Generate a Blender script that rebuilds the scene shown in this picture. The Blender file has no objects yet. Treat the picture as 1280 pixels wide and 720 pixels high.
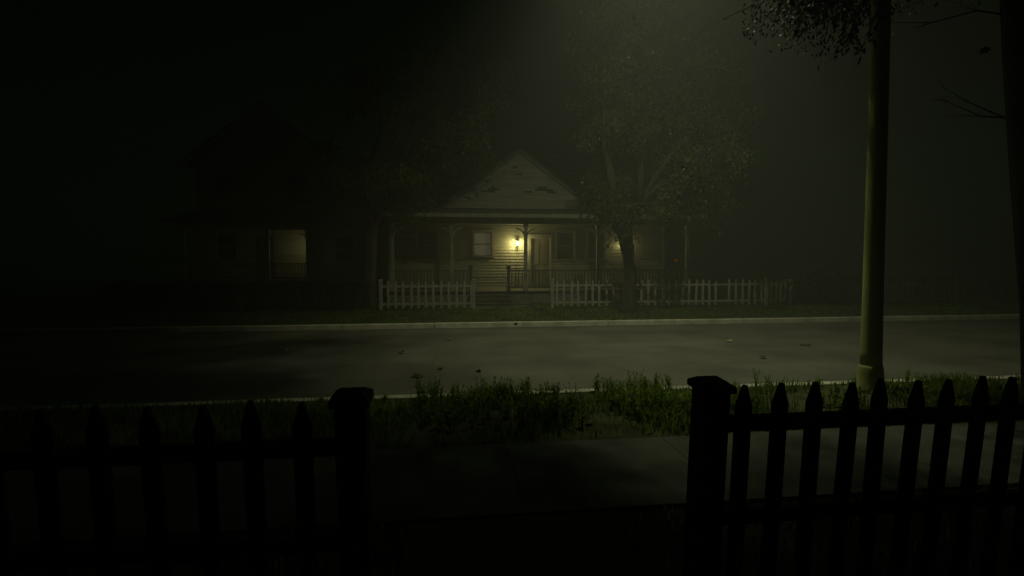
import bpy, bmesh, math, random
from mathutils import Vector, Matrix, noise
from mathutils.kdtree import KDTree
PI = math.pi
sc = bpy.context.scene
C = sc.collection
R = math.radians
rng = random.Random(11)

# ------------------------------------------------------------------ mesh helpers
class MB:
    def __init__(s): s.v = []; s.f = []
    def quad(s, *p):
        n = len(s.v); s.v += [tuple(q) for q in p]; s.f.append(tuple(range(n, n + len(p))))
    def box(s, x0, x1, y0, y1, z0, z1):
        n = len(s.v)
        s.v += [(x0,y0,z0),(x1,y0,z0),(x1,y1,z0),(x0,y1,z0),(x0,y0,z1),(x1,y0,z1),(x1,y1,z1),(x0,y1,z1)]
        for q in ((3,2,1,0),(4,5,6,7),(0,1,5,4),(1,2,6,5),(2,3,7,6),(3,0,4,7)): s.f.append(tuple(n+i for i in q))
        return s
    def prism_y(s, poly, y0, y1):            # polygon in x,z swept along y
        n = len(s.v); k = len(poly)
        s.v += [(x, y0, z) for x, z in poly] + [(x, y1, z) for x, z in poly]
        s.f.append(tuple(range(n, n+k))); s.f.append(tuple(range(n+2*k-1, n+k-1, -1)))
        for i in range(k):
            j = (i+1) % k; s.f.append((n+i, n+k+i, n+k+j, n+j))
        return s
    def prism_x(s, poly, x0, x1):            # polygon in y,z swept along x
        n = len(s.v); k = len(poly)
        s.v += [(x0, y, z) for y, z in poly] + [(x1, y, z) for y, z in poly]
        s.f.append(tuple(range(n, n+k))); s.f.append(tuple(range(n+2*k-1, n+k-1, -1)))
        for i in range(k):
            j = (i+1) % k; s.f.append((n+i, n+k+i, n+k+j, n+j))
        return s
    def tube(s, pts, rad, seg=8, cap=True, wob=0.0):
        pts = [Vector(p) for p in pts]; n0 = len(s.v); a = None
        for i, p in enumerate(pts):
            d = (pts[min(i+1, len(pts)-1)] - pts[max(i-1, 0)]).normalized()
            if a is None:
                a = d.cross(Vector((0,1,0)) if abs(d.y) < .9 else Vector((1,0,0))).normalized()
            else:
                a = (a - d*a.dot(d)).normalized()
            b = d.cross(a)
            for k in range(seg):
                t = 2*PI*k/seg; r = rad[i]
                if wob: r *= 1 + wob*noise.noise(Vector((math.cos(t)*1.3, math.sin(t)*1.3, p.z*1.1 + p.x)))
                s.v.append(tuple(p + a*(r*math.cos(t)) + b*(r*math.sin(t))))
        for i in range(len(pts)-1):
            for k in range(seg):
                s.f.append((n0+i*seg+k, n0+i*seg+(k+1)%seg, n0+(i+1)*seg+(k+1)%seg, n0+(i+1)*seg+k))
        if cap:
            s.f.append(tuple(n0+k for k in reversed(range(seg))))
            s.f.append(tuple(n0+(len(pts)-1)*seg+k for k in range(seg)))
        return s
    def lathe(s, prof, seg=20, c=(0,0)):
        s.tube([(c[0], c[1], z) for r, z in prof], [r for r, z in prof], seg); return s
    def leaf(s, p, d, up, L, W, curl=.2):   # small pointed two-part leaf
        d = d.normalized(); sd = d.cross(up)
        if sd.length < 1e-3: sd = d.cross(Vector((1,0,.3)))
        sd.normalize(); nn = sd.cross(d)
        n = len(s.v)
        for q in (p, p+d*L*.45+sd*W*.5+nn*L*curl*.35, p+d*L-nn*L*curl*.3, p+d*L*.45-sd*W*.5+nn*L*curl*.35, p+d*L*.5-nn*L*curl*.05):
            s.v.append(tuple(q))
        s.f += [(n, n+1, n+4), (n+1, n+2, n+4), (n+2, n+3, n+4), (n+3, n, n+4)]
    def build(s, name, mat, parent=None, smooth=False, bevel=0, loc=None):
        me = bpy.data.meshes.new(name); me.from_pydata(s.v, [], s.f)
        bm = bmesh.new(); bm.from_mesh(me)
        if bevel:
            bmesh.ops.remove_doubles(bm, verts=bm.verts, dist=1e-5)
            bmesh.ops.bevel(bm, geom=[e for e in bm.edges if e.is_manifold and e.calc_face_angle(0) > .5], offset=bevel, segments=2, affect='EDGES', profile=.6)
        if s.__class__ is MB and len(s.f) < 4000: bmesh.ops.recalc_face_normals(bm, faces=bm.faces)
        bm.to_mesh(me); bm.free()
        if smooth:
            for p in me.polygons: p.use_smooth = True
        me.materials.append(mat)
        o = bpy.data.objects.new(name, me); C.objects.link(o)
        if parent: o.parent = parent
        if loc: o.location = loc
        return o

def tag(o, label=None, cat=None, group=None, kind=None):
    for k, v in (('label', label), ('category', cat), ('group', group), ('kind', kind)):
        if v: o[k] = v
    return o
def empty(name, loc=(0,0,0), rot=(0,0,0)):
    o = bpy.data.objects.new(name, None); C.objects.link(o); o.location = loc; o.rotation_euler = rot; o.empty_display_size = .2
    return o
def dup(o, parent=None, loc=None):
    c = o.copy(); C.objects.link(c)
    if parent is not None: c.parent = parent
    if loc is not None: c.location = loc
    for ch in [x for x in o.children]:
        dup(ch, c)
    return c

# ------------------------------------------------------------------ materials
def mat(name, c1, c2, scale=4, rough=.8, bump=.2, bscale=30, detail=6, stretch=(1,1,1), rmin=.35, rmax=.65, c3=None, spec=.3, per_face=False):
    m = bpy.data.materials.new(name); m.use_nodes = True
    nt = m.node_tree; N = nt.nodes; L = nt.links
    b = N['Principled BSDF']; b.inputs['Roughness'].default_value = rough; b.inputs['Specular IOR Level'].default_value = spec
    tc = N.new('ShaderNodeTexCoord'); mp = N.new('ShaderNodeMapping'); mp.inputs['Scale'].default_value = stretch
    L.new(tc.outputs['Object'], mp.inputs['Vector'])
    n1 = N.new('ShaderNodeTexNoise'); n1.inputs['Scale'].default_value = scale; n1.inputs['Detail'].default_value = detail
    L.new(mp.outputs[0], n1.inputs['Vector'])
    r = N.new('ShaderNodeValToRGB'); r.color_ramp.elements[0].position = rmin; r.color_ramp.elements[1].position = rmax
    r.color_ramp.elements[0].color = (*c1, 1); r.color_ramp.elements[1].color = (*c2, 1)
    if c3:
        e = r.color_ramp.elements.new(min(.98, rmax+.12)); e.color = (*c3, 1)
    L.new(n1.outputs['Fac'], r.inputs[0])
    col = r.outputs[0]
    if per_face:
        g = N.new('ShaderNodeNewGeometry'); hs = N.new('ShaderNodeHueSaturation')
        mm = N.new('ShaderNodeMapRange'); mm.inputs[3].default_value = .55; mm.inputs[4].default_value = 1.5
        L.new(g.outputs['Random Per Island'], mm.inputs[0]); L.new(mm.outputs[0], hs.inputs['Value'])
        L.new(col, hs.inputs['Color']); col = hs.outputs[0]
    L.new(col, b.inputs['Base Color'])
    if bump:
        n2 = N.new('ShaderNodeTexNoise'); n2.inputs['Scale'].default_value = bscale; n2.inputs['Detail'].default_value = 5
        L.new(mp.outputs[0], n2.inputs['Vector'])
        bp = N.new('ShaderNodeBump'); bp.inputs['Strength'].default_value = bump; bp.inputs['Distance'].default_value = .02
        L.new(n2.outputs['Fac'], bp.inputs['Height']); L.new(bp.outputs[0], b.inputs['Normal'])
    return m
def leafmat(name, c1, c2, trans=.35, rough=.55):
    m = mat(name, c1, c2, 1.3, rough, 0, per_face=True)
    nt = m.node_tree; b = nt.nodes['Principled BSDF']; out = nt.nodes['Material Output']
    t = nt.nodes.new('ShaderNodeBsdfTranslucent'); mx = nt.nodes.new('ShaderNodeMixShader'); mx.inputs[0].default_value = trans
    src = b.inputs['Base Color'].links[0].from_socket
    nt.links.new(src, t.inputs[0]); nt.links.new(b.outputs[0], mx.inputs[1]); nt.links.new(t.outputs[0], mx.inputs[2])
    nt.links.new(mx.outputs[0], out.inputs[0])
    return m
def emit(name, col, s):
    m = bpy.data.materials.new(name); m.use_nodes = True; b = m.node_tree.nodes['Principled BSDF']
    b.inputs['Base Color'].default_value = (*col, 1); b.inputs['Emission Color'].default_value = (*col, 1); b.inputs['Emission Strength'].default_value = s
    return m

M = {}
M['soil']   = mat('soil', (.018,.016,.009), (.04,.042,.018), 3, .95, .6, 20)
M['turf']   = mat('turf', (.02,.026,.01), (.05,.058,.02), 1.6, .95, .7, 35, c3=(.075,.065,.035))
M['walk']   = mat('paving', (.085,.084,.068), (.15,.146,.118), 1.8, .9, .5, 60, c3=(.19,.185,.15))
M['darkwalk'] = mat('dark_paving', (.03,.032,.02), (.065,.066,.045), 2.2, .95, .6, 40)  # the paving in a darker tone, for the front walks
M['vergesoil'] = mat('grassy_soil', (.035,.042,.014), (.08,.084,.034), 3.5, .95, .7, 25)
M['kerb']   = mat('kerb_concrete', (.36,.35,.27), (.56,.54,.43), 3.5, .9, .3, 50)
M['black']  = mat('black_metal', (.01,.01,.01), (.02,.02,.018), 8, .5, .1)
M['pole']   = mat('pole_paint', (.3,.31,.1), (.42,.43,.15), 2.5, .55, .15, 25, stretch=(1,1,.25))
M['nearwood'] = mat('silhouette_wood', (.018,.017,.013), (.042,.04,.03), 5, .85, .5, 14, stretch=(6,6,.6))  # dark tone painted in for the fence's backlit, shaded near side
M['whitewood'] = mat('chalky_white_paint', (.17,.165,.14), (.3,.29,.245), 5, .8, .3, 20, stretch=(3,3,.6), rmin=.3, rmax=.55)
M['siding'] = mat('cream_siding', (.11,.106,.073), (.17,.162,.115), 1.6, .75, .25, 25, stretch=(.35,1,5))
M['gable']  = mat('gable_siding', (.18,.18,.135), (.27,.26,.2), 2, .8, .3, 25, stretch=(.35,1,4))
M['wintrim'] = mat('window_trim', (.085,.082,.06), (.14,.135,.1), 3, .75, .2)
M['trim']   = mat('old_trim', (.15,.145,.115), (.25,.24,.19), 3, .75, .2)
M['olive']  = mat('olive_siding', (.2,.2,.12), (.3,.29,.17), 1.5, .8, .2, 25, stretch=(.35,1,4))
M['shingle'] = mat('old_shingles', (.035,.033,.028), (.075,.07,.058), 6, .95, .8, 22, stretch=(1,.4,1))
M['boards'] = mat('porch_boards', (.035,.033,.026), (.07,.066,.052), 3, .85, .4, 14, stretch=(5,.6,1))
M['brick']  = mat('foundation_block', (.1,.1,.085), (.17,.16,.14), 5, .9, .5, 18)
M['door']   = mat('door_paint', (.05,.046,.03), (.085,.08,.052), 2, .6, .15)
M['glass']  = mat('dark_glass', (.006,.007,.006), (.01,.011,.01), 1, .08, 0, spec=.5)
M['curtain'] = emit('curtain_lit', (.5,.48,.34), .05); M['curtain'].node_tree.nodes['Principled BSDF'].inputs['Base Color'].default_value = (.12,.115,.085,1)
M['bark']   = mat('bark', (.026,.023,.014), (.06,.054,.033), 5, .95, 1.0, 12, stretch=(3,3,.5))
M['darkbark'] = mat('dark_bark', (.02,.018,.013), (.045,.04,.028), 5, .95, 1.0, 12, stretch=(3,3,.5))
M['leaf_a'] = leafmat('oak_leaf', (.04,.055,.01), (.085,.1,.022))
M['leaf_b'] = leafmat('maple_leaf', (.07,.085,.014), (.13,.145,.034), .25)
M['leaf_c'] = leafmat('overhead_leaf', (.012,.018,.006), (.03,.035,.012), .08)
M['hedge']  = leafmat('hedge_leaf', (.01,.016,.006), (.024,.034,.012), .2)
M['weed']   = leafmat('weed_leaf', (.12,.2,.01), (.22,.31,.032), .6)
M['grass']  = leafmat('grass_blade', (.085,.15,.009), (.17,.23,.028), .6)
M['dry']    = leafmat('dry_leaf', (.03,.018,.008), (.06,.035,.014), .15)
M['orange'] = leafmat('orange_leaf', (.5,.12,.015), (.7,.26,.03), .4)
M['pale']   = leafmat('pale_leaf', (.4,.36,.2), (.55,.5,.3), .4)
M['bulb']   = emit('bulb_glow', (1,.88,.5), 26)
M['lens']   = emit('street_lens', (1,.93,.6), 30)

# asphalt with aggregate speckle and crack lines
def asphalt():
    m = mat('asphalt', (.085,.082,.066), (.135,.13,.104), .7, .9, .5, 140, detail=9)
    nt = m.node_tree; N = nt.nodes; L = nt.links; b = N['Principled BSDF']
    src = b.inputs['Base Color'].links[0].from_socket
    tc = N.new('ShaderNodeTexCoord')
    v = N.new('ShaderNodeTexVoronoi'); v.feature = 'DISTANCE_TO_EDGE'; v.inputs['Scale'].default_value = .33
    nz = N.new('ShaderNodeTexNoise'); nz.inputs['Scale'].default_value = 1.7; nz.inputs['Detail'].default_value = 6
    mx = N.new('ShaderNodeMix'); mx.data_type = 'VECTOR'; mx.inputs[0].default_value = .12
    L.new(tc.outputs['Object'], nz.inputs['Vector']); L.new(tc.outputs['Object'], mx.inputs[4]); L.new(nz.outputs['Color'], mx.inputs[5]); L.new(mx.outputs[1], v.inputs['Vector'])
    r = N.new('ShaderNodeMapRange'); r.inputs[1].default_value = 0; r.inputs[2].default_value = .012; r.inputs[3].default_value = .82; r.inputs[4].default_value = 1
    L.new(v.outputs['Distance'], r.inputs[0])
    n3 = N.new('ShaderNodeTexNoise'); n3.inputs['Scale'].default_value = 90; n3.inputs['Detail'].default_value = 3; L.new(tc.outputs['Object'], n3.inputs['Vector'])
    r3 = N.new('ShaderNodeMapRange'); r3.inputs[1].default_value = .3; r3.inputs[2].default_value = .7; r3.inputs[3].default_value = .6; r3.inputs[4].default_value = 1.4
    L.new(n3.outputs['Fac'], r3.inputs[0])
    # long tyre-worn bands along the street
    mp = N.new('ShaderNodeMapping'); mp.inputs['Scale'].default_value = (.04, 1.1, 1); L.new(tc.outputs['Object'], mp.inputs['Vector'])
    n4 = N.new('ShaderNodeTexNoise'); n4.inputs['Scale'].default_value = 1.2; n4.inputs['Detail'].default_value = 4; L.new(mp.outputs[0], n4.inputs['Vector'])
    r4 = N.new('ShaderNodeMapRange'); r4.inputs[1].default_value = .3; r4.inputs[2].default_value = .7; r4.inputs[3].default_value = .86; r4.inputs[4].default_value = 1.12
    L.new(n4.outputs['Fac'], r4.inputs[0])
    a = N.new('ShaderNodeMath'); a.operation = 'MULTIPLY'; L.new(r.outputs[0], a.inputs[0]); L.new(r3.outputs[0], a.inputs[1])
    a2 = N.new('ShaderNodeMath'); a2.operation = 'MULTIPLY'; L.new(a.outputs[0], a2.inputs[0]); L.new(r4.outputs[0], a2.inputs[1])
    vm = N.new('ShaderNodeVectorMath'); vm.operation = 'SCALE'; L.new(src, vm.inputs[0]); L.new(a2.outputs[0], vm.inputs['Scale'])
    L.new(vm.outputs[0], b.inputs['Base Color'])
    return m
M['asphalt'] = asphalt()

# ------------------------------------------------------------------ the setting
def struct(name, mb, m, **k):
    return tag(mb.build(name, m, **k), kind='structure')
XL, XR = -70, 80
struct('ground', MB().box(-400, 400, -400, 400, -.6, -.2), M['soil'])
struct('road', MB().box(XL, XR, 6.5, 13.75, -.19, -.12), M['asphalt'])
def kerb(y0, y1):
    mb = MB(); x = XL
    while x < XR:
        dz = rng.uniform(-.004, .004)
        mb.box(x+.006, x+2.394, y0, y1, -.199, dz+.006); x += 2.4
    return struct('kerb', mb, M['kerb'], bevel=.015)
kerb(6.34, 6.5); kerb(13.75, 13.95)
def bumpy(name, x0, x1, y0, y1, nx, ny, z, amp, m):
    mb = MB()
    for j in range(ny+1):
        for i in range(nx+1):
            x = x0+(x1-x0)*i/nx; y = y0+(y1-y0)*j/ny
            e = 0 if j in (0, ny) else 1
            mb.v.append((x, y, z + e*amp*noise.noise(Vector((x*.9, y*1.4, 3)))))
    for j in range(ny):
        for i in range(nx):
            a = j*(nx+1)+i; mb.f.append((a, a+1, a+nx+2, a+nx+1))
    return struct(name, mb, m, smooth=True)
bumpy('verge', XL, XR, 4.62, 6.34, 400, 8, -.012, .03, M['vergesoil'])
bumpy('verge', XL, XR, 13.95, 17.4, 300, 10, -.01, .04, M['turf'])
bumpy('lawn', XL, XR, 17.4, 60, 200, 40, 0, .05, M['turf'])
bumpy('lawn', XL, XR, -12, 3.28, 200, 20, -.012, .03, M['soil'])
def paving(name, x0, x1, y0, y1, step, along='x', m=M['walk']):
    mb = MB(); a = x0 if along == 'x' else y0; e = x1 if along == 'x' else y1
    while a < e - .01:
        b = min(a+step, e); dz = rng.uniform(-.003, .003)
        if along == 'x': mb.box(a+.0015, b-.0015, y0, y1, -.19, .012+dz)
        else: mb.box(x0, x1, a+.0015, b-.0015, -.19, .012+dz)
        a = b
    return struct(name, mb, m, bevel=.004)
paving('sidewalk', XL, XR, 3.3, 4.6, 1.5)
paving('front_walk', -.28, 1.05, -3, 3.26, 1.3, 'y', M['darkwalk'])
paving('front_walk', .95, 3.3, 17.5, 18.7, 1.2, 'y', M['darkwalk'])

# ------------------------------------------------------------------ fences
def picket_mesh(w, t, h, z0, m, point=.1, bevel=.006):
    mb = MB().prism_y([(-w/2, z0), (w/2, z0), (w/2, h-point), (w*.11, h), (-w*.11, h), (-w/2, h-point)], -t/2, t/2)
    o = mb.build('picket', m, bevel=bevel); return o
def fence(name_label, x0, x1, posts, pitch, y, h, w, m, rails, z0=.06, t=.022, group=None, lean=0, post_h=None, post_w=.1, start=None, cap=True, jitter=.008, missing=(), keep=None):
    root = empty('picket_fence', ((x0+x1)/2, y, 0), (lean, 0, 0)); cx = (x0+x1)/2
    tag(root, name_label, 'fence', group)
    ph = post_h or h
    pm = None
    for px in posts:
        if pm is None:
            a = post_w/2
            pm = MB().box(-a, a, -a, a, -.1, ph-.05).build('post', m, root, bevel=.006)
            if cap:
                b = a*1.28
                c = MB()
                n = 0
                c.v = [(-b,-b,ph-.049),(b,-b,ph-.049),(b,b,ph-.049),(-b,b,ph-.049),(-b,-b,ph-.02),(b,-b,ph-.02),(b,b,ph-.02),(-b,b,ph-.02),
                       (-b*.6,-b*.6,ph),(b*.6,-b*.6,ph),(b*.6,b*.6,ph),(-b*.6,b*.6,ph)]
                c.f = [(3,2,1,0),(0,1,5,4),(1,2,6,5),(2,3,7,6),(3,0,4,7),(4,5,9,8),(5,6,10,9),(6,7,11,10),(7,4,8,11),(8,9,10,11)]
                c.build('post_cap', m, pm, bevel=.005)
            pm.location = (px-cx, 0, 0)
        else:
            dup(pm, root, (px-cx, 0, 0))
    for rz in rails:
        MB().box(x0-cx, x1-cx, .0, .034, rz-.038, rz+.038).build('rail', m, root, bevel=.005)
    p0 = None; x = start if start is not None else x0+pitch*.7; i = 0
    while x < x1-.03:
        if all(abs(x-px) > post_w*.75 for px in posts) and i not in missing:
            if p0 is None:
                p0 = picket_mesh(w, t, h, z0, m); p0.parent = root; p = p0
            else: p = dup(p0, root)
            p.location = (x-cx+rng.uniform(-jitter, jitter), -t/2-.0015, rng.uniform(-jitter, jitter)*1.2)
            p.rotation_euler = (0, rng.uniform(-1, 1)*jitter*1.6, rng.uniform(-.02, .02))
        x += pitch; i += 1
    return root
NF = 2.27
fence('dark picket fence nearest the camera on the right of the gateway', 1.19, 4.6, (1.19, 3.75), .175, NF, 1.135, .078, M['nearwood'], (.935, .47), lean=R(4.0), post_h=1.16, post_w=.125, start=1.19+.165, group='dark garden fences at the near gateway')
fence('dark picket fence nearest the camera on the left of the gateway', -3.9, -.41, (-3.2, -.41), .196, NF, 1.125, .078, M['nearwood'], (.905, .47), lean=R(4.0), post_h=1.155, post_w=.125, start=-.41-.205-.196*15, group='dark garden fences at the near gateway')
FF = 17.7
W = 'white picket fences across the street'
fence('short white picket fence left of the lit house gateway', -2.3, .86, (-2.3, .84), .256, FF, 1.0, .085, M['whitewood'], (.8, .2), group=W, post_w=.1, post_h=1.04, start=-2.3+.24, jitter=.014)
fence('long white picket fence running behind the forked tree trunk', 3.59, 11.75, (3.6, 7.7, 11.7), .258, FF, 1.0, .085, M['whitewood'], (.8, .2), group=W, post_w=.1, post_h=1.04, jitter=.014, missing=(11, 24))
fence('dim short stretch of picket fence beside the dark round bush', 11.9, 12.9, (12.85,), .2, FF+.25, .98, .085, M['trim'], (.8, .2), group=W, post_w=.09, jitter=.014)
fence('faint picket fence far right beyond the street lamp pole', 16.6, 26, (16.6, 19.7, 22.8, 25.9), .26, FF, 1.0, .085, M['boards'], (.8, .2), group=W, post_w=.1, jitter=.014)  # dark boards put the weak lamp light out here into the colour

# ------------------------------------------------------------------ houses
def clap(mb, x0, x1, y, z0, z1, holes, step=.125, clipf=None, gaps=()):
    """lapped boards on a wall facing -y, cut round the holes (x0,x1,z0,z1)"""
    z = z0; k = 0
    while z < z1-1e-4:
        zt = min(z+step, z1)
        a, b = x0, x1
        if clipf: a, b = clipf(zt)
        iv = [(a, b)]
        for hx0, hx1, hz0, hz1 in list(holes)+[g for g in gaps]:
            if hz0 < zt-.01 and hz1 > z+.01:
                nv = []
                for p, q in iv:
                    if hx1 <= p or hx0 >= q: nv.append((p, q)); continue
                    if hx0 > p: nv.append((p, hx0))
                    if hx1 < q: nv.append((hx1, q))
                iv = nv
        for p, q in iv:
            if q-p < .02: continue
            # break into board lengths with tiny offsets
            u = p
            while u < q-1e-4:
                w = min(u+rng.uniform(2.2, 3.8), q)
                if q-w < .3: w = q
                d = .034+rng.uniform(-.003, .004); e = rng.uniform(-.003, .003)
                n = len(mb.v)
                mb.v += [(u+.001,y-d,z+e),(w-.001,y-d,z+e),(w-.001,y-.006,zt+.006),(u+.001,y-.006,zt+.006),(u+.001,y-.001,z+e),(w-.001,y-.001,z+e)]
                mb.f += [(n,n+1,n+2,n+3),(n,n+4,n+5,n+1)]
                u = w
        z = zt; k += 1

def holed_wall(mb, x0, x1, y0, y1, z0, z1, holes):
    xs = sorted({x0, x1, *[h[0] for h in holes], *[h[1] for h in holes]})
    zs = sorted({z0, z1, *[h[2] for h in holes], *[h[3] for h in holes]})
    for a, b in zip(xs, xs[1:]):
        for c, d in zip(zs, zs[1:]):
            mx, mz = (a+b)/2, (c+d)/2
            if any(h[0] < mx < h[1] and h[2] < mz < h[3] for h in holes): continue
            mb.box(a, b, y0, y1, c, d)

def window(root, x0, x1, y, z0, z1, pane_m, trim_m, label=None):
    w = .07
    f = MB()
    f.box(x0-w, x0-.001, y-.05, y+.06, z0-.001, z1+.001); f.box(x1+.001, x1+w, y-.05, y+.06, z0-.001, z1+.001)
    f.box(x0-w-.03, x1+w+.03, y-.06, y+.06, z1+.002, z1+.11)
    zm = (z0+z1)/2
    f.box(x0+.001, x1-.001, y-.012, y+.03, zm-.028, zm+.028)
    for a, b in ((x0+.001, x0+.04), (x1-.04, x1-.001)):
        f.box(a, b, y-.01, y+.03, z0+.041, zm-.03); f.box(a, b, y-.004, y+.03, zm+.03, z1-.041)
    f.box(x0+.001, x1-.001, y-.01, y+.03, z0+.001, z0+.04); f.box(x0+.001, x1-.001, y-.004, y+.03, z1-.04, z1-.001)
    o = f.build('window', trim_m, root)
    if label: o['label'] = label
    MB().box(x0+.02, x1-.02, y+.012, y+.018, z0+.02, z1-.02).build('pane', pane_m, o)
    MB().box(x0-w-.05, x1+w+.05, y-.1, y+.05, z0-.06, z0-.003).build('sill', trim_m, o, bevel=.006)
    return o

def bracket(mb, x, y, z, sx, r=.32):
    pts = [(x+sx*.05, y, z-r-.05)]
    for i in range(7):
        t = i/6*PI/2
        pts.append((x+sx*(.05+r*(1-math.cos(t))), y, z-r*(1-math.sin(t))-.03))
    mb.tube(pts, [.03]*len(pts), 6)

def post_obj(root, x, y, z0, z1, m, w=.062, brk=(-1, 1)):
    p = MB(); p.box(x-w, x+w, y-w, y+w, z0+.18, z1-.16)
    p.box(x-w-.03, x+w+.03, y-w-.03, y+w+.03, z0, z0+.18); p.box(x-w-.03, x+w+.03, y-w-.03, y+w+.03, z1-.16, z1)
    o = p.build('porch_post', m, root, bevel=.008)
    for s in brk:
        b = MB(); bracket(b, x, y, z1-.16+.03, s); b.build('bracket', m, o, smooth=True)
    return o

def railing(root, x0, x1, y, zf, m, n=None, h=.82):
    o = MB().box(x0, x1, y-.04, y+.04, zf+h-.05, zf+h).build('railing', m, root, bevel=.006)
    MB().box(x0, x1, y-.025, y+.025, zf+.1, zf+.16).build('bottom_rail', m, o, bevel=.006)
    n = n or int((x1-x0)/.13); b0 = None
    for i in range(n):
        x = x0+(x1-x0)*(i+.5)/n
        if b0 is None:
            b0 = MB().box(-.016, .016, -.016, .016, zf+.155, zf+h-.045).build('baluster', m, o, bevel=.004); b0.location = (x, y, 0)
        else: dup(b0, o, (x, y, 0))
    return o

# --- the lit bungalow
H = empty('house', (3.6, 21.8, 0))
tag(H, 'cream clapboard bungalow with front gable and wide porch lit by two wall lamps', 'house')
def hp(mb, name, m, parent=None, **k):
    o = mb.build(name, m, parent or H, **k)
    if parent is None: o.location = (-3.6, -21.8, 0)
    return o
WY = 21.8; ZF = .5
holes = [(1.04,1.8,1.87,2.87), (3.5,4.32,.5,2.62), (4.62,5.4,1.72,2.9), (6.0,6.75,1.72,2.9), (-1.3,-.5,1.72,2.9)]
mb = MB(); holed_wall(mb, -2.4, 9.4, WY, WY+.12, 0, 3.55, holes)
mb.box(-2.4, -2.28, WY+.121, 29, 0, 3.6); mb.box(9.28, 9.4, WY+.121, 29, 0, 3.6); mb.box(-2.4, 9.4, 29, 29.12, 0, 3.6)
mb.prism_x([(WY+.3,3.6),(29,3.6),(25.6,6.75)], -2.4, -2.28); mb.prism_x([(WY+.3,3.6),(29,3.6),(25.6,6.75)], 9.28, 9.4)
cl = [(a-.07 if i != 1 else a-.1, b+.07 if i != 1 else b+.1, c-.06, d+.11) for i, (a, b, c, d) in enumerate(holes)]
clap(mb, -2.4, 9.4, WY, .5, 3.5, cl)
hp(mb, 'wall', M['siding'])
for xa in (-2.5, 9.39): hp(MB().box(xa, xa+.11, WY-.04, WY+.1, .2, 3.5), 'corner_board', M['trim'], bevel=.006)
for i, (a, b, c, d) in enumerate(holes):
    if i == 1: continue
    w = MB()
    o = window(H, a, b, WY, c, d, M['curtain'] if i == 0 else M['glass'], M['wintrim'], 'window with a pale lit blind beside the porch lamp' if i == 0 else None)
    o.location = (-3.6, -21.8, 0)
# door
d = MB(); d.box(3.5, 4.32, WY+.03, WY+.075, .52, 2.62)
for z0, z1 in ((.66, 1.35), (1.5, 2.46)):
    for x0 in (3.6, 3.97):
        d.box(x0, x0+.26, WY+.014, WY+.031, z0, z1)
do = hp(d, 'door', M['door'], bevel=.006)
MB().tube([(3.58, WY+.03, 1.5), (3.58, WY-.02, 1.5), (3.58, WY-.03, 1.5), (3.58, WY-.07, 1.5)], [.012, .012, .03, .024], 10).build('handle', M['black'], do, smooth=True)
f = MB(); f.box(3.4, 3.498, WY-.05, WY+.1, .5, 2.73); f.box(4.322, 4.42, WY-.05, WY+.1, .5, 2.73); f.box(3.499, 4.321, WY-.05, WY+.1, 2.622, 2.73); f.box(3.36, 4.46, WY-.07, WY+.05, 2.732, 2.8)
f.build('door_frame', M['wintrim'], do, bevel=.005)
# porch
PY = 19.62
b = MB()
x = -2.35
while x < 9.85:
    b.box(x, x+.135, PY, WY-.03, ZF-.05, ZF); x += .14
hp(b, 'porch_floor', M['boards'])
b = MB(); b.box(-2.3, 9.8, PY+.08, PY+.2, -.05, ZF-.06); hp(b, 'porch_skirt', M['brick'])
PP = (-2.13, .11, 2.97, 5.87, 9.6); ZT = 3.08
for i, x in enumerate(PP):
    o = post_obj(H, x, PY+.2, ZF, ZT, M['trim'], brk=(1,) if i == 0 else (-1,) if i == 4 else (-1, 1)); o.location = (-3.6, -21.8, 0)
o = post_obj(H, 2.3, PY+.2, ZF, ZF+1.0, M['boards'], w=.05, brk=()); o.name = 'newel_post'; o.location = (-3.6, -21.8, 0)
o = post_obj(H, .82, PY+.2, ZF, ZF+1.0, M['boards'], w=.05, brk=()); o.name = 'newel_post'; o.location = (-3.6, -21.8, 0)
for a, c in ((-2.06, .03), (.18, .77), (2.36, 2.9), (3.04, 5.8), (5.94, 9.53)):
    o = railing(H, a, c, PY+.2, ZF, M['boards']); o.location = (-3.6, -21.8, 0)
b = MB()
for i in range(3): b.box(.75, 2.35, PY-.3*(i+1)+.02, PY-.3*i+.02-.001, -.1, ZF-.14*(i+1)+.02)
hp(b, 'steps', M['boards'], bevel=.01)
# porch beam + eave + low roof
hp(MB().box(-2.25, 9.75, PY+.12, PY+.28, ZT+.001, ZT+.3), 'porch_beam', M['trim'], bevel=.01)
hp(MB().box(-2.25, 9.75, PY+.3, WY-.03, ZT+.24, ZT+.27), 'porch_ceiling', M['boards'])
hp(MB().box(-2.75, 10.15, PY-.34, PY-.3, 3.3, 3.47), 'fascia', M['trim'], bevel=.005)
b = MB(); b.prism_x([(PY-.38, 3.475), (WY+.3, 3.86), (WY+.3, 3.92), (PY-.38, 3.535)], -2.8, 10.2); hp(b, 'porch_roof', M['shingle'])
hp(MB().box(-2.7, 10.1, PY-.299, PY+.1, 3.36, 3.4), 'soffit', M['boards'])
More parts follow.
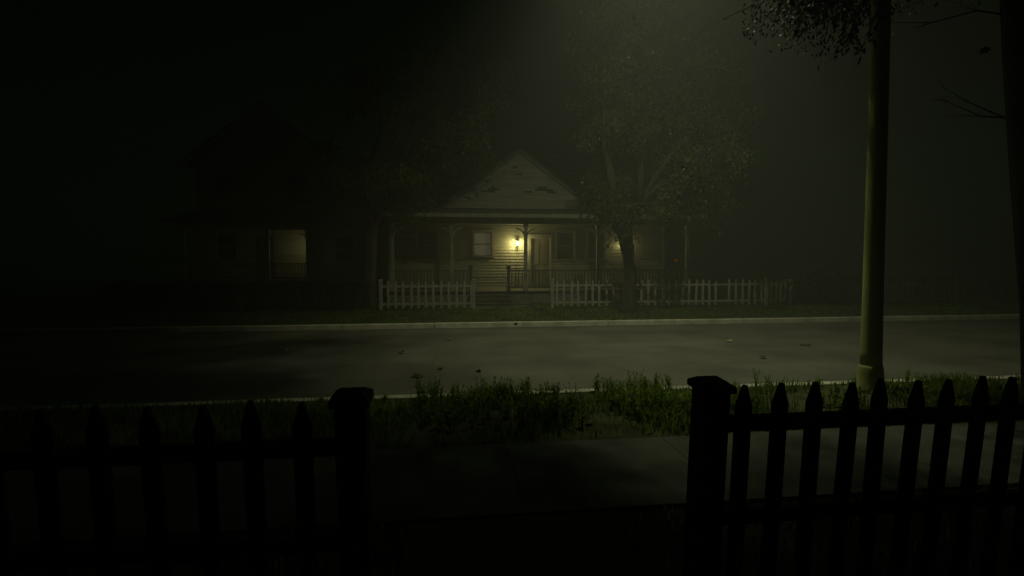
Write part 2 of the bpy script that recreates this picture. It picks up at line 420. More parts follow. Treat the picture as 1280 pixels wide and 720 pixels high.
# main roof (ridge along the street)
def roof_slab(mb, y0, z0, y1, z1, x0, x1, th=.09):
    """shingle courses as small steps"""
    n = max(4, int(math.hypot(y1-y0, z1-z0)/.22))
    for i in range(n):
        a, b = i/n, (i+1)/n
        ya, yb = y0+(y1-y0)*a, y0+(y1-y0)*b; za, zb = z0+(z1-z0)*a, z0+(z1-z0)*b
        k = len(mb.v); s = 1 if y1 > y0 else -1
        mb.v += [(x0,ya,za+th),(x1,ya,za+th),(x1,yb,zb+th-.015),(x0,yb,zb+th-.015),(x0,ya,za),(x1,ya,za),(x1,yb,zb),(x0,yb,zb)]
        for q in ((0,1,2,3),(7,6,5,4),(4,5,1,0),(5,6,2,1),(6,7,3,2),(7,4,0,3)): mb.f.append(tuple(k+t for t in q))
b = MB(); roof_slab(b, 21.35, 3.62, 25.6, 6.9, -2.9, 9.9); roof_slab(b, 29.5, 3.62, 25.6, 6.9, -2.9, 9.9)
b.box(-2.92, 9.92, 25.5, 25.7, 6.93, 7.0)
ro = hp(b, 'roof', M['shingle'])
# front gable
GX, GZ0, GZ1, GW = 2.83, 3.74, 6.02, 3.12
GY = 20.5
sl = (GZ1-GZ0)/GW
b = MB(); b.prism_y([(GX-GW, GZ0-.1), (GX+GW, GZ0-.1), (GX+GW, GZ0), (GX, GZ1), (GX-GW, GZ0)], GY, GY+.1)
hp(b, 'gable_sheathing', M['black'])
b = MB()
clap(b, 0, 0, GY, GZ0+.02, GZ1-.05, [], .088, lambda z: (GX-GW+(z-.088-GZ0)/sl, GX+GW-(z-.088-GZ0)/sl),
     gaps=[(GX-1.55,GX-1.0,4.37,4.4),(GX-1.3,GX-.85,4.46,4.49),(GX-1.15,GX-1.02,4.55,4.58),(GX+.15,GX+.5,4.37,4.4),(GX+.62,GX+1.35,4.46,4.49),(GX+.75,GX+1.1,4.55,4.58),(GX+1.1,GX+1.5,4.37,4.4),(GX-.15,GX+.1,5.1,5.13),(GX-.3,GX-.1,5.35,5.37)])
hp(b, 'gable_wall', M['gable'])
# gable roof planes and rake boards
b = MB()
for s in (-1, 1):
    k = GW+.28; zt = .1
    def P(u, dz): return (GX+s*u, GZ1+.06-sl*u+dz)
    poly = [P(0, 0), P(k, 0), P(k, zt), P(0, zt)]
    if s > 0: poly = poly[::-1]
    b.prism_y(poly, GY-.1, 25.55)
hp(b, 'gable_roof', M['shingle'])
b = MB()
for s in (-1, 1):
    poly = [(GX, GZ1+.055), (GX+s*(GW+.27), GZ1+.055-sl*(GW+.27)), (GX+s*(GW+.27), GZ1-.085-sl*(GW+.27)), (GX, GZ1-.085)]
    if s > 0: poly = poly[::-1]
    b.prism_y(poly, GY-.085, GY-.048)
hp(b, 'rake_board', M['wintrim'])
# chimney

# --- the dark two storey house on the left
G = empty('house', (-9, 27, 0))
tag(G, 'dark two storey gabled house at the left with one faintly lit porch bay', 'house')
def gp(mb, name, m, parent=None, **k):
    o = mb.build(name, m, parent or G, **k)
    if parent is None: o.location = (9, -27, 0)
    return o
LY = 27; LF = .72
lh = [(-11.5,-10.6,4.6,6.0), (-8.0,-7.1,4.6,6.0), (-11.4,-10.5,1.7,3.0), (-9.6,-8.75,.72,2.85), (-9.4,-8.6,7.2,8.1)]
b = MB(); holed_wall(b, -12.3, -5.7, LY, LY+.12, 0, 6.6, lh[:4])
b.box(-12.3, -12.18, LY+.121, 37, 0, 6.6); b.box(-5.82, -5.7, LY+.121, 37, 0, 6.6); b.box(-12.3, -5.7, 37, 37.12, 0, 6.6)
clap(b, -12.3, -5.7, LY, .72, 6.6, [(a-.07, c-0+.07, d-.06, e+.11) for a, c, d, e in lh[:4]], .14, gaps=[(-11.9,-10.2,6.1,6.2),(-8.9,-8.2,6.2,6.28)])
b.prism_y([(-12.3, 6.605), (-5.7, 6.605), (-9, 9.25)], LY, LY+.12)
sg = (9.25-6.6)/3.3
clap(b, 0, 0, LY, 6.61, 9.1, [], .14, lambda z: (-12.3+(z-6.6)/sg+.02, -5.7-(z-6.6)/sg-.02))
gp(b, 'wall', M['olive'])
for i in (0, 1, 2):
    o = window(G, lh[i][0], lh[i][1], LY, lh[i][2], lh[i][3], M['glass'], M['olive']); o.location = (9, -27, 0)
b = MB().box(-9.6, -8.75, LY+.03, LY+.075, LF, 2.85); b.box(-9.5, -9.22, LY+.015, LY+.031, 1.9, 2.7); b.box(-9.13, -8.85, LY+.015, LY+.031, 1.9, 2.7)
do = gp(b, 'door', M['door'], bevel=.006)
MB().tube([(-8.83, LY+.03, 1.75), (-8.83, LY-.03, 1.75), (-8.83, LY-.07, 1.75)], [.012, .03, .02], 8).build('handle', M['black'], do)
b = MB()
for s in (-1, 1):
    k = 3.3+.5
    poly = [(-9, 9.33), (-9+s*k, 9.33-sg*k), (-9+s*k, 9.45-sg*k), (-9, 9.45)]
    if s > 0: poly = poly[::-1]
    b.prism_y(poly, LY-.45, 37.5)
gp(b, 'roof', M['shingle'])
b = MB()
for s in (-1, 1):
    k = 3.3+.48
    poly = [(-9, 9.32), (-9+s*k, 9.32-sg*k), (-9+s*k, 9.16-sg*k), (-9, 9.16)]
    if s > 0: poly = poly[::-1]
    b.prism_y(poly, LY-.44, LY-.4)
gp(b, 'rake_board', M['olive'])
LP = 25.1
b = MB(); x = -12.4
while x < -3.4: b.box(x, x+.135, LP, LY-.03, LF-.05, LF); x += .14
gp(b, 'porch_floor', M['boards'])
gp(MB().box(-12.3, -3.4, LP+.06, LP+.18, -.05, LF-.06), 'porch_skirt', M['brick'])
for i, x in enumerate((-12.1, -8.42, -6.62, -3.6)):
    o = post_obj(G, x, LP+.15, LF, 3.1, M['trim'] if i == 1 else M['olive'], w=.075, brk=(1,) if i == 0 else (-1,) if i == 3 else (-1, 1)); o.location = (9, -27, 0)
for a, c in ((-12, -8.52), (-8.32, -6.71)):
    o = railing(G, a, c, LP+.15, LF, M['boards']); o.location = (9, -27, 0)
gp(MB().box(-12.3, -3.4, LP+.06, LP+.24, 3.101, 3.36), 'porch_beam', M['olive'], bevel=.01)
b = MB(); b.prism_x([(LP-.35, 3.38), (LY-.03, 3.98), (LY-.03, 4.06), (LP-.35, 3.46)], -12.75, -3.0)
gp(b, 'porch_roof', M['shingle'])
b = MB(); holed_wall(b, -6.7, -3.5, LP+.3, LP+.4, LF, 3.1, [(-5.4,-4.5,1.7,2.8)]); b.box(-6.7, -6.6, LP+.401, LY-.03, LF, 3.1); b.box(-3.6, -3.5, LP+.401, LY-.03, LF, 3.1)
clap(b, -6.7, -3.5, LP+.3, LF, 3.1, [(-5.47,-4.43,1.64,2.91)], .14)
gp(b, 'porch_room', M['olive'])
o = window(G, -5.4, -4.5, LP+.3, 1.7, 2.8, M['glass'], M['olive']); o.location = (9, -27, 0)
b = MB(); b.prism_y([(-12.6,3.36),(-12.6,3.38),(-3.2,3.38),(-3.2,3.36)], LP+.25, LY-.04); gp(b, 'porch_ceiling', M['boards'])

# --- wall lamps
def lantern(x, y, z, label, power, parent_wall='', col=(1,.87,.36), rot=0):
    L = empty('wall_lamp', (x, y, z), (0, 0, rot)); tag(L, label, 'wall lamp', 'lit porch wall lamps')
    MB().box(-.045, .045, -.03, -.005, -.14, .16).build('backplate', M['black'], L, bevel=.006)
    MB().tube([(0,-.03,.13), (0,-.07,.19), (0,-.13,.2), (0,-.14,.16)], [.012]*4, 8).build('arm', M['black'], L, smooth=True)
    MB().lathe([(.012,.2), (.03,.165), (.075,.125), (.08,.11), (.06,.105)], 16, (0,-.14)).build('cap', M['black'], L, smooth=True)
    MB().lathe([(.055,-.1), (.06,-.115), (.035,-.14), (.02,-.175), (.004,-.185)], 16, (0,-.14)).build('base', M['black'], L, smooth=True)
    c = MB()
    for k in range(4):
        t = PI/4+k*PI/2; u, v = .052*math.cos(t), -.14+.052*math.sin(t); c.box(u-.004, u+.004, v-.004, v+.004, -.1, .106)
    c.build('cage', M['black'], L)
    MB().lathe([(.012,-.08), (.032,-.05), (.038,0), (.03,.05), (.01,.075)], 14, (0,-.14)).build('bulb', M['bulb'], L, smooth=True)
    ld = bpy.data.lights.new('lamp_light', 'POINT'); ld.energy = power; ld.color = col; ld.shadow_soft_size = .1
    lo = bpy.data.objects.new('lamp_light', ld); C.objects.link(lo); lo.parent = L; lo.location = (0, -.235, 0)
lantern(2.9, WY-.026, 2.4, 'glowing lantern on the clapboards left of the bungalow door', 104.0)
lantern(7.55, WY-.026, 2.38, 'glowing lantern half hidden by the forked tree trunk', 12.0)
lantern(-6.701, 26.0, 2.35, 'lantern hidden behind the porch post of the dark two storey house', 3.4, col=(1,.92,.52), rot=-PI/2)

# ------------------------------------------------------------------ street lamp
SX, SY = 5.46, 6.0
LX, LY2, LZ = 3.6, 8.8, 10.2
S = empty('street_lamp', (SX, SY, 0), (0, R(-.55), 0)); tag(S, 'tall tapered street lamp with thick pole standing in the weedy verge', 'street lamp')
MB().lathe([(.128,.3), (.122,.5), (.116,1.2), (.108,3), (.1,5), (.09,7.5), (.075,10.5)], 32).build('pole', M['pole'], S, smooth=True)
MB().lathe([(.155,-.1), (.155,.04), (.15,.06), (.145,.24), (.138,.3), (.132,.33), (.12,.34)], 32).build('base', M['pole'], S, smooth=True)
dx, dy = LX-SX, LY2-SY
MB().tube([(0,0,10.45), (dx*.04,dy*.04,10.75), (dx*.2,dy*.2,11.0), (dx*.6,dy*.6,10.9), (dx*.9,dy*.9,10.6), (dx,dy,10.5)], [.05,.045,.042,.04,.038,.036], 12).build('arm', M['pole'], S, smooth=True)
hd = MB(); hd.lathe([(.05,.32), (.12,.3), (.2,.2), (.25,.06), (.27,0), (.25,.0), (.235,.05)], 24)
h = hd.build('lamp_head', M['pole'], S, smooth=True, loc=(dx, dy, LZ))
ln = MB(); ln.lathe([(.02,.06), (.15,.05), (.21,.035), (.2,.025), (.02,.01)], 20)
ln.build('lens', M['lens'], h, smooth=True)
sd = bpy.data.lights.new('street_light', 'SPOT'); sd.energy = 1950; sd.color = (.93, .98, .6); sd.spot_size = R(135); sd.spot_blend = 1.0; sd.shadow_soft_size = .1
so = bpy.data.objects.new('street_light', sd); C.objects.link(so); so.parent = S; so.location = (dx, dy, LZ-.02); so.rotation_euler = (R(20), R(-12), 0)

# ------------------------------------------------------------------ trees
def tree(name, label, base, trunk_pts, trunk_r, limbs, lobes, nleaf, lsize, bark, leafm, seed, droop=.35, twig=.9, group='trees along the street', seg=12, bare=(), sprays=()):
    r = random.Random(seed)
    T = empty(name, base); tag(T, label, 'tree', group)
    tb = MB(); cb = MB(); B = Vector(base)
    tb.tube(trunk_pts, trunk_r, seg, wob=.22)
    ends = []; allp = []
    def branch(p, d, L, rad, depth):
        pts = [p]; n = 5; q = Vector(p); d = d.normalized()
        for i in range(n):
            d = (d + Vector((r.gauss(0,.17), r.gauss(0,.17), r.gauss(.02,.13))) + Vector((0,0,-.05*depth))).normalized()
            q = q + d*(L/n); pts.append(q.copy())
        tb.tube(pts, [rad*(1-.75*i/n) for i in range(n+1)], 6 if depth else 8)
        if depth < 3:
            for k in range(3 if depth else 4):
                i = r.randint(2, n); dd = (d*.6 + Vector((r.gauss(0,.7), r.gauss(0,.7), r.gauss(.05,.45)))).normalized()
                branch(pts[i], dd, L*r.uniform(.5,.75), rad*.45, depth+1)
        if depth >= 2: ends.extend(pts[2:])
        allp.extend(pts)
    for p, tgt, rad in limbs:
        p = Vector(p); tgt = Vector(tgt)
        mid = (p+tgt)/2 + Vector((r.gauss(0,.15), r.gauss(0,.15), .25))
        pts = [p, p.lerp(mid,.5)+Vector((0,0,.1)), mid, mid.lerp(tgt,.55), tgt]
        tb.tube(pts, [rad, rad*.85, rad*.7, rad*.5, rad*.35], 8, wob=.15)
        d = (tgt-mid).normalized(); allp.extend(pts)
        for k in range(4):
            q = pts[2+k % 3]
            branch(q, (d*.6+Vector((r.gauss(0,.6), r.gauss(0,.6), r.gauss(.1,.35)))), r.uniform(.8,1.4)*twig, rad*.35, 1)
        branch(tgt, d, 1.1*twig, rad*.35, 1)
    # leaf clumps: at twig ends and through uneven lobes
    centres = []
    kd = KDTree(len(allp))
    for i, q in enumerate(allp): kd.insert(q, i)
    kd.balance()
    for e in ends: centres.append((Vector(e), .22, None))
    for (cx, cy, cz, rx, ry, rz, n) in lobes:
        for k in range(n):
            v = Vector((r.gauss(0,1), r.gauss(0,1), r.gauss(0,1))).normalized()*(r.random()**.28)
            p = Vector((cx+v.x*rx, cy+v.y*ry, cz+v.z*rz))
            if noise.noise(p*1.1+Vector((seed,0,0))) < -.02: continue
            centres.append((p, r.uniform(.16,.34), v))
            # a thin twig that carries the clump
            q0 = kd.find(p)[0]
            if (q0-p).length > 1.9: centres.pop(); continue
            mid = q0.lerp(p, .55)+Vector((r.gauss(0,.06), r.gauss(0,.06), .1*(q0-p).length))
            tb.tube([q0, q0.lerp(mid,.5)+Vector((0,0,.03)), mid, p], [.013,.011,.008,.003], 4)
    per = max(3, int(nleaf/max(1, len(centres))))
    for p, sp, v in centres:
        hang = Vector((r.gauss(0,.4), r.gauss(0,.4), -droop-r.random()*.4))
        if v is not None: hang += v*.7
        for k in range(per+r.randint(-2,2)):
            q = p + hang.normalized()*r.uniform(-.1,.35)*1.3*sp/.25 + Vector((r.gauss(0,sp*.45), r.gauss(0,sp*.45), r.gauss(0,sp*.35)))
            d = hang.normalized()*.6 + Vector((r.gauss(0,.6), r.gauss(0,.6), r.gauss(-.2,.5)))
            L = lsize*r.uniform(.6,1.25)
            cb.leaf(q, d, Vector((r.gauss(0,.5), r.gauss(0,.5), 1)), L, L*.5, r.uniform(-.1,.35))
    for pts, r0 in bare:
        tb.tube(pts, [r0*(1-.8*i/(len(pts)-1)) for i in range(len(pts))], 5)
        for k in range(len(pts)*2):
            i = r.randrange(1, len(pts)); p = Vector(pts[i]); d = (p-Vector(pts[i-1])).normalized()
            e = p + (d*.9+Vector((r.gauss(0,.38), r.gauss(0,.38), r.gauss(-.12,.25))))*r.uniform(.12,.38)
            tb.tube([p, p.lerp(e,.5)+Vector((0,0,.02)), e], [r0*.25, r0*.16, r0*.06], 4)
    for p0, p1, k in sprays:
        p0 = Vector(p0); p1 = Vector(p1); m1 = p0.lerp(p1, .45)+Vector((0,0,.12))
        pts = [p0, p0.lerp(m1,.5)+Vector((0,0,.04)), m1, m1.lerp(p1,.5)+Vector((0,0,.015)), p1]
        tb.tube(pts, [.009,.007,.005,.004,.002], 4)
        n = int((p1-p0).length*k)
        for i in range(n):
            t = .15+.85*(i+r.random())/n*1.0; t = min(t, 1.0); sgm = t*4; a = min(3, int(sgm)); q = pts[a].lerp(pts[a+1], sgm-a)
            d = (pts[a+1]-pts[a]).normalized()*.8+Vector((r.gauss(0,.55), r.gauss(0,.55), r.gauss(-.25,.4)))
            sub = r.random() < .35
            if sub:
                e = q+d.normalized()*r.uniform(.05,.16); tb.tube([q, e], [.002,.001], 3); q = e
            L = lsize*r.uniform(.7,1.6); cb.leaf(q, d, Vector((r.gauss(0,.8), r.gauss(0,.8), 1)), L, L*.42, r.uniform(-.1,.4))
    tb.build('trunk', bark, T, smooth=True); cb.build('crown', leafm, T)
    return T
# forked tree in the far verge
tree('forked_tree', 'forked street tree in front of the bungalow, trunk hiding one lamp', (5.86, 16.3, -.02),
     [(0,0,-.1), (.0,0,.12), (.03,0,.5), (.07,0,1.1), (.02,0,1.7), (-.04,.02,2.2)], [.4,.28,.23,.2,.19,.22],
     [((-.1,0,2.0), (-.62,-.1,3.5), .15), ((.03,0,2.0), (.5,.1,3.6), .13), ((-.5,-.1,3.4), (-.9,-.2,7.4), .11), ((.4,.1,3.5), (2.4,-.4,5.0), .12),
      ((-.5,-.1,3.4), (-.6,.3,6.6), .12), ((.45,.1,3.6), (1.0,.5,6.8), .12), ((.45,.1,3.6), (2.8,.3,6.4), .1)],
     [(.6,0,7.8,2.4,2.2,2.2,330), (-1.3,-.3,8.8,1.3,1.4,1.0,120), (1.9,-.2,5.4,1.5,1.3,1.5,150), (2.6,-.5,3.9,.7,.7,1.2,70), (.3,.2,9.6,2.0,1.8,1.6,140), (2.2,.3,7.8,1.6,1.5,1.6,140)],
     20000, .13, M['bark'], M['leaf_a'], 5)
# tree between the houses
tree('broad_tree', 'broad leafy tree between the two houses, overhanging the bungalow roof', (-2.95, 19.1, 0),
     [(0,0,-.1), (0,0,.15), (.03,0,.8), (.1,.02,1.9), (.2,0,3.0)], [.4,.3,.25,.22,.2],
     [((.2,0,2.8), (1.2,-.3,4.6), .14), ((.2,0,2.9), (-.7,.2,5.2), .13), ((1.1,-.3,4.4), (2.9,-.7,6.0), .1), ((1.1,-.3,4.4), (1.9,-.4,7.6), .1), ((.0,.1,4.6), (.4,.2,7.8), .1), ((1.1,-.3,4.4), (3.9,-1.0,7.4), .08)],
     [(1.6,-.4,6.6,2.4,1.8,2.4,330), (3.3,-.7,6.9,1.2,1.1,1.4,130), (3.6,-.7,8.6,.9,.9,.9,60), (4.5,-1.2,8.6,.5,.4,.35,50), (4.55,-1.2,7.15,.5,.4,.3,46), (4.1,-1.1,6.1,.4,.4,.3,30), (-.5,0,6.2,1.5,1.4,1.9,150), (.8,-.2,4.4,1.8,1.1,.8,90), (1.9,0,9.4,1.9,1.6,1.2,110)],
     20000, .13, M['bark'], M['leaf_b'], 8)
# overhanging tree at the right edge
SPR = []
sr = random.Random(77)
LIMB = [Vector((-.95,.7,5.5)), Vector((-1.3,.8,5.55)), Vector((-1.6,.9,5.5)), Vector((-2.2,1.0,5.4))]
for k in range(30):                      # dense hanging part beside the pole
    x = sr.uniform(-1.75,-1.16); SPR.append((LIMB[sr.randrange(3)]+Vector((sr.uniform(-.1,.1), sr.uniform(-.1,.1), 0)), (x, .9+sr.uniform(-.35,.5), sr.uniform(4.15,4.85)+.3*abs(x+1.4)), 52))
for k in range(15):                      # thinner outer twigs
    x = sr.uniform(-2.65,-1.7); SPR.append((LIMB[2+(x < -2.1)], (x, 1.0+sr.uniform(-.25,.3), sr.uniform(4.42,4.9)), 20))
for k in range(4): SPR.append((LIMB[0], (sr.uniform(-.85,-.5), .8+sr.uniform(-.1,.2), sr.uniform(4.7,4.95)), 8))
tree('overhanging_tree', 'dark near tree at the right edge reaching a drooping leafy branch over the pole', (6.2, 4.75, 0),
     [(.5,0,-.1), (.46,0,.2), (.36,0,1.2), (.16,0,2.6), (-.04,.02,4.0), (-.28,.04,5.6), (-.3,.1,7.2)], [.45,.36,.32,.3,.29,.26,.2],
     [((-.2,0,5.0), (-1.1,.6,5.6), .1), ((-.3,.1,6.8), (-2.6,1.2,7.0), .1), ((-.3,.1,6.9), (.8,1.4,8.2), .1), ((-.3,.1,6.5), (-.9,-1.2,8.0), .09), ((-.3,.1,5.8), (-1.0,1.8,6.2), .1), ((-.3,.1,6.6), (-3.2,1.4,7.0), .11), ((-2.9,1.3,6.9), (-5.6,1.6,7.2), .07), ((-2.9,1.3,6.9), (-4.5,3.3,7.9), .07), ((-4.3,3.1,7.8), (-5.4,4.7,8.1), .05)],  # last two limbs added to carry unseen shading foliage
     [(-5.15,4.1,8.1,.95,1.05,.22,380), (-.98,1.85,5.7,.4,.4,.6,100), (-1.05,1.95,6.3,.8,.6,.6,110), (-1.6,2.1,7.0,1.0,.5,.4,50), (-3.7,1.98,7.0,1.1,.25,.3,280), (-5.5,2.3,7.05,1.3,.3,.3,420), (-2.4,1.95,7.0,.35,.25,.3,30), (-2.3,2.25,6.9,.75,.35,.2,34), (-2.9,.9,7.0,1.6,.8,.4,180), (-2.2,.9,6.6,1.2,.7,.4,70), (-1.6,1.1,7.6,1.7,1.2,1.0,150), (.6,1.2,8.6,1.8,1.5,1.2,120), (-.8,-1.2,8.4,1.6,1.5,1.2,100)],  # high lobes out of view, added to shade the sidewalk and left road
     112000, .06, M['darkbark'], M['leaf_c'], 3, sprays=SPR, droop=.7, twig=.75, bare=[([(-.95,.5,5.5), (-1.3,.8,5.55), (-1.6,.9,5.5), (-2.2,1.0,5.4), (-2.6,1.05,5.15)], .03),
     ([(.1,0,3.0), (-.25,.08,3.2), (-.6,.12,3.22), (-.95,.15,3.36)], .015), ([(-.3,.1,3.2), (-.55,.3,3.42), (-.75,.4,3.6)], .009),
     ([(-.1,.02,4.2), (-.5,.3,4.4), (-.85,.5,4.34), (-1.15,.7,4.42)], .013), ([(-.2,.0,4.6), (-.6,.5,4.75), (-.95,.9,4.62)], .012),
     ([(-1.7,.6,5.3), (-2.1,.75,5.1), (-2.45,.8,4.82), (-2.65,.85,4.62)], .014), ([(-1.6,.6,5.3), (-1.95,.7,4.95), (-2.1,.72,4.66)], .013),
     ([(-1.5,.7,5.3), (-1.7,.8,4.9), (-1.75,.85,4.6)], .013), ([(-2.1,.8,5.3), (-2.6,.9,5.05), (-2.95,.95,4.85)], .013)])

# ------------------------------------------------------------------ hedge and bushes
def shrub(name, label, cat, base, blobs, n, ls, m, seed):
    r = random.Random(seed); T = empty(name, base); tag(T, label, cat)
    cb = MB(); tb = MB()
    for k in range(n):
        cx, cy, cz, rx, ry, rz = blobs[r.randrange(len(blobs))]
        v = Vector((r.uniform(-1,1), r.uniform(-1,1), r.uniform(-1,1)))
        L = max(abs(v.x), abs(v.y), abs(v.z))
        if r.random() < .75: v = v/L*r.uniform(.8,1.0)
        p = Vector((cx+v.x*rx, cy+v.y*ry, cz+v.z*rz)); p += Vector((0,0,.12*noise.noise(p*2.1)))+Vector((r.gauss(0,.04),)*3)
        if p.z < .02: p.z = .02+r.random()*.1
        d = Vector((v.x+r.gauss(0,.6), v.y+r.gauss(0,.6), v.z+r.gauss(.3,.6))); s = ls*r.uniform(.6,1.3)
        cb.leaf(p, d, Vector((r.gauss(0,.4), r.gauss(0,.4), 1)), s, s*.5)
    for b in blobs:
        for k in range(6):
            x, y = b[0]+r.uniform(-.6,.6)*b[3], b[1]+r.uniform(-.4,.4)*b[4]
            tb.tube([(x,y,-.05), (x+r.gauss(0,.05),y,b[2]), (x+r.gauss(0,.1),y+r.gauss(0,.05),b[2]+b[5]*.85)], [.025,.018,.006], 5)
    tb.build('stem', M['darkbark'], T); cb.build('foliage', m, T)
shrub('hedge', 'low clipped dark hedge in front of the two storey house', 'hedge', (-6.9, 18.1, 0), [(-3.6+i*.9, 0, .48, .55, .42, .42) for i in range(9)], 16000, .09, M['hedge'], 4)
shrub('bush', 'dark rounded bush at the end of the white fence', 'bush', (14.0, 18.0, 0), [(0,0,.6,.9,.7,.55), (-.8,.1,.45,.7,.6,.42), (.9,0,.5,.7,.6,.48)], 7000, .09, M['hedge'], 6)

# ------------------------------------------------------------------ grass and weeds
def blades(name, area, n, h0, h1, m, dens=None, seed=1, wid=.006, z=0):
    r = random.Random(seed); g = MB(); x0, x1, y0, y1 = area
    i = 0
    while i < n:
        x, y = r.uniform(x0, x1), r.uniform(y0, y1)
        i += 1
        k = 1 if dens is None else dens(x, y)
        if r.random() > k: continue
        h = r.uniform(h0, h1)*(.6+.6*k); a = r.uniform(0, 2*PI); l = h*r.uniform(.2,.8); w = wid*r.uniform(.7,1.5)
        dx, dy = math.cos(a), math.sin(a); sx, sy = -dy*w, dx*w
        n0 = len(g.v)
        g.v += [(x-sx,y-sy,z-.02),(x+sx,y+sy,z-.02),(x+dx*l*.35+sx*.8,y+dy*l*.35+sy*.8,z+h*.6),(x+dx*l*.35-sx*.8,y+dy*l*.35-sy*.8,z+h*.6),(x+dx*l,y+dy*l,z+h)]
        g.f += [(n0,n0+1,n0+2,n0+3),(n0+3,n0+2,n0+4)]
    return tag(g.build(name, m), kind='stuff')
def vd(x, y):
    k = .5+1.2*noise.noise(Vector((x*1.1, y*1.3, 5)))
    if 1.38 < x < 1.85: k *= .6
    if x < -.5: k *= .7
    if y < 5.0: k *= max(0, (y-4.5)/.5)
    return max(.05, min(1, k))
tag(blades('grass', (-7, 13, 4.64, 6.32), 60000, .045, .15, M['grass'], vd, 2, .006), 'ragged grass growing along the near verge', 'grass')
tag(blades('grass', (-14, 24, 13.97, 17.6), 26000, .03, .09, M['grass'], lambda x, y: max(.15, .5+noise.noise(Vector((x*.6, y*.8, 9)))), 3, .012), 'short rough grass of the far verge', 'grass')
tag(blades('grass', (-4, 6, 1.2, 3.27), 7000, .03, .08, M['grass'], lambda x, y: 0 if -.3 < x < 1.07 else .7, 4, .006), 'short dark grass under the near fence', 'grass')
tag(blades('grass', (-10, 14, 17.8, 19.6), 9000, .04, .1, M['grass'], lambda x, y: 0 if .9 < x < 3.35 else .7, 9, .012), 'unmown grass in front of the bungalow porch', 'grass')
def weeds():
    r = random.Random(21); g = MB()
    clumps = []
    for k in range(430):
        x = r.choice((r.gauss(.55,.5), r.gauss(2.45,.38), r.gauss(2.5,.4), r.uniform(-.4,1.35), r.uniform(1.85,7.5)))
        y = r.uniform(5.0, 6.4)
        if 1.36 < x < 1.82 or x < -.55: continue
        dens = .5+noise.noise(Vector((x*1.6, y*1.6, 2)))
        if r.random() > dens+.25: continue
        clumps.append((x, y, (.1+.22*max(0,dens))*r.uniform(.6,1.25)*(1 if x < 3.4 else .75)))
    for k in range(14): clumps.append((r.uniform(-1.6,-.5), r.uniform(5.4,6.25), r.uniform(.06,.12)))
    for x, y, h in clumps:
        for s in range(r.randint(2,4)):
            a = r.uniform(0,2*PI); lx, ly = math.cos(a)*h*.35*r.random(), math.sin(a)*h*.35*r.random(); hh = h*r.uniform(.7,1.15)
            g.tube([(x,y,-.02), (x+lx*.4,y+ly*.4,hh*.55), (x+lx,y+ly,hh)], [.004,.003,.0015], 4, cap=False)
            nl = int(5+hh*20)
            for i in range(nl):
                t = .15+.85*i/nl; p = Vector((x+lx*t, y+ly*t, hh*t)); b = i*2.4+r.random()
                d = Vector((math.cos(b), math.sin(b), r.uniform(.2,1.6))); L = r.uniform(.035,.08)*(1.25-.5*t)
                g.leaf(p, d, Vector((0,0,1)), L, L*r.uniform(.3,.5), .2)
    return tag(g.build('weeds', M['weed']), 'tall leafy weeds crowding the near kerb', 'weeds', kind='stuff')
weeds()

# ------------------------------------------------------------------ leaves, drifting and fallen
def leaf_obj(loc, size, rot, m, label, group):
    b = MB(); r = random.Random(hash(loc) & 0xffff)
    # lobed outline around a bent midrib
    out = []
    n = 14
    for i in range(n):
        t = 2*PI*i/n; rr = (.5 if i % 2 == 0 else .3)*(1+.15*r.uniform(-1,1)); out.append((math.cos(t)*rr*1.15, math.sin(t)*rr*.75))
    b.v = [(x*size, y*size, size*(.45*y*y - .18*x*x + .06*r.uniform(-1,1))) for x, y in out] + [(0,0,-.03*size)]
    b.f = [(i, (i+1) % n, n) for i in range(n)]
    b.tube([(.5*size,0,-.04*size), (.75*size,.02*size,-.02*size), (.95*size,.06*size,.03*size)], [.012*size,.01*size,.008*size], 5)
    o = b.build('leaf', m, loc=loc); o.rotation_euler = rot
    return tag(o, label, 'leaf', group)
AIR = 'leaves drifting in the air'; LIE = 'dry leaves lying on the street'
TH, PT, F = R(7), math.atan(35/640), 640.0
def ray(px, py):
    a, b = (px-640)/F, (360-py)/F
    return Vector((math.sin(TH)*math.cos(PT)+a*math.cos(TH)+b*math.sin(TH)*math.sin(PT), math.cos(TH)*math.cos(PT)-a*math.sin(TH)+b*math.cos(TH)*math.sin(PT), -math.sin(PT)+b*math.cos(PT)))
CAM = Vector((0, 0, 1.7))
for i, (px, py, dep, s, m, lab) in enumerate((
    (792, 21, 7.5, .1, 'dry', 'dark leaf drifting high above the gable, in the lamp glow'),
    (786, 72, 8, .05, 'pale', 'tiny pale leaf catching light just below the highest dark leaf'),
    (728, 228, 12, .08, 'pale', 'tiny pale leaf drifting beside the right slope of the gable'),
    (838, 167, 9, .05, 'pale', 'tiny pale leaf drifting before the forked tree crown'),
    (907, 23, 6, .05, 'pale', 'tiny pale leaf just left of the drooping branch'),
    (855, 209, 7, .11, 'dry', 'dark leaf drifting in front of the forked tree crown'),
    (1231, 63, 5, .1, 'dry', 'large dark leaf drifting near the trunk at the right edge'),
    (615, 156, 9, .08, 'dry', 'dark leaf drifting up left of the gable peak'),
    (845, 325, 8, .085, 'orange', 'small orange leaf drifting beside the right end of the porch'),
    (598, 464, 6.6, .1, 'dry', 'upright dark leaf tumbling just above the asphalt'),
    (645, 405, 12.5, .13, 'dry', 'dark leaf blown up against the far kerb'))):
    p = CAM + ray(px, py)*dep
    leaf_obj(tuple(round(c, 3) for c in p), s, (rng.uniform(.6,1.4), rng.uniform(-.6,.6), rng.uniform(0,6)), M[m], lab, AIR)
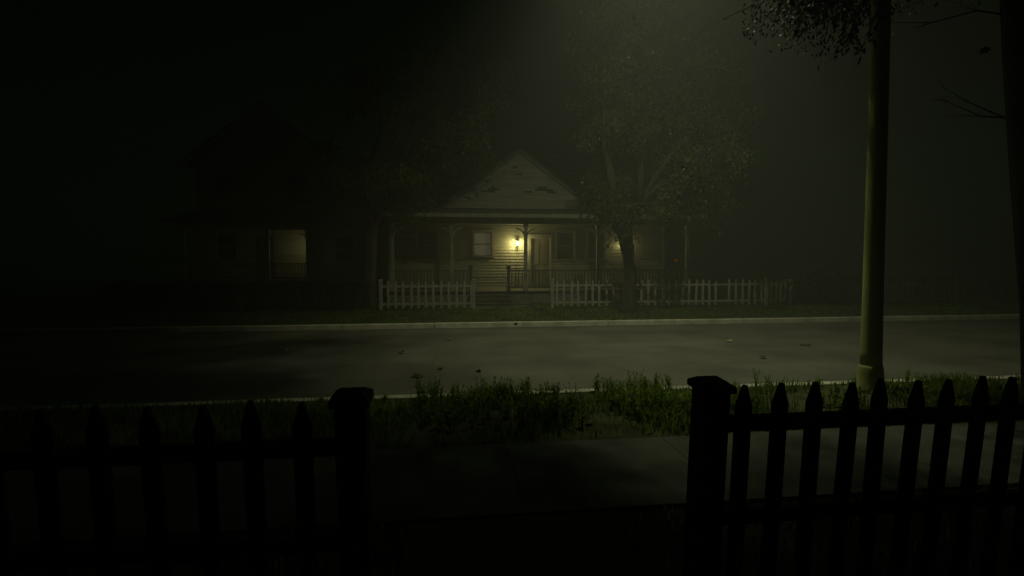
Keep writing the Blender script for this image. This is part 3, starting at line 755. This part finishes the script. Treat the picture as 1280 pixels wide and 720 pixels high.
for i, (x, y, s, m, lab) in enumerate(((-.51, 8.0, .17, 'dry', 'dark curled leaf on the asphalt, left of the tumbling leaf'), (-.15, 8.55, .13, 'dry', 'small dark leaf on the asphalt nearest the tumbling leaf'),
    (-.94, 10.1, .13, 'dry', 'dark leaf on the road surface, the farthest left of the dark ones'), (-3.2, 10.6, .1, 'pale', 'pale leaf lying far left on the dim road'),
    (6.15, 10.6, .16, 'pale', 'pale brown leaf on the lit road left of the lamp pole'), (7.5, 9.95, .17, 'dry', 'dark leaf on the road close to the lamp pole'),
    (5.75, 8.75, .12, 'dry', 'small dark leaf on the road in front of the lamp pole'), (.0, 11.7, .13, 'pale', 'pale sliver of leaf on the road under the far kerb'))):
    leaf_obj((x, y, -.085), s*1.35, (rng.uniform(-.25,.25), rng.uniform(-.25,.25), rng.uniform(0,6)), M[m], lab, LIE)
leaf_obj((1.42, 5.12, .05), .15, (.3,.2,.4), M['dry'], 'dark curled leaf in the bare gap between the weeds', None)

# ------------------------------------------------------------------ haze
hz = MB().box(-60, 62, -9, 62, -1.7, 16).build('haze', M['black'])
hz['kind'] = 'stuff'
m = bpy.data.materials.new('night_haze'); m.use_nodes = True; nt = m.node_tree; nt.nodes.clear()
o = nt.nodes.new('ShaderNodeOutputMaterial'); v = nt.nodes.new('ShaderNodeVolumePrincipled')
v.inputs['Color'].default_value = (.93,.95,.9,1); v.inputs['Density'].default_value = .0098; v.inputs['Anisotropy'].default_value = .2
nt.links.new(v.outputs[0], o.inputs['Volume']); hz.data.materials.clear(); hz.data.materials.append(m)

# ------------------------------------------------------------------ night sky, moon
w = bpy.data.worlds.new('World'); sc.world = w; w.use_nodes = True
nt = w.node_tree; bg = nt.nodes['Background']
sky = nt.nodes.new('ShaderNodeTexSky'); sky.sky_type = 'NISHITA'; sky.sun_disc = False; sky.sun_elevation = R(38); sky.sun_rotation = R(150)
mx = nt.nodes.new('ShaderNodeMix'); mx.data_type = 'RGBA'; mx.blend_type = 'MULTIPLY'; mx.inputs[0].default_value = 1; mx.inputs[7].default_value = (.22, 1, .2, 1)
nt.links.new(sky.outputs[0], mx.inputs[6]); nt.links.new(mx.outputs[2], bg.inputs[0]); bg.inputs[1].default_value = .00008
sl_ = bpy.data.lights.new('moon', 'SUN'); sl_.energy = .017; sl_.angle = R(12); sl_.color = (.22, 1, .42)
mo = bpy.data.objects.new('moon', sl_); C.objects.link(mo); mo.rotation_euler = (R(-42), 0, R(-20)); mo.location = (0, 0, 30)

# ------------------------------------------------------------------ camera, render
cd = bpy.data.cameras.new('camera'); cd.lens = 18; cd.sensor_width = 36; cd.clip_start = .05; cd.clip_end = 1500
co = bpy.data.objects.new('camera', cd); C.objects.link(co); co.location = CAM; co.rotation_euler = (PI/2-PT, 0, -TH)
sc.camera = co
vs = sc.view_settings; vs.view_transform = 'Standard'; vs.look = 'None'; vs.exposure = 0; vs.gamma = 1; vs.use_curve_mapping = False
sc.render.engine = 'CYCLES'
cy = sc.cycles; cy.use_denoising = True; cy.volume_bounces = 1; cy.max_bounces = 6; cy.diffuse_bounces = 3; cy.transparent_max_bounces = 4
cy.volume_step_rate = 4; cy.sample_clamp_indirect = .5; cy.use_adaptive_sampling = False
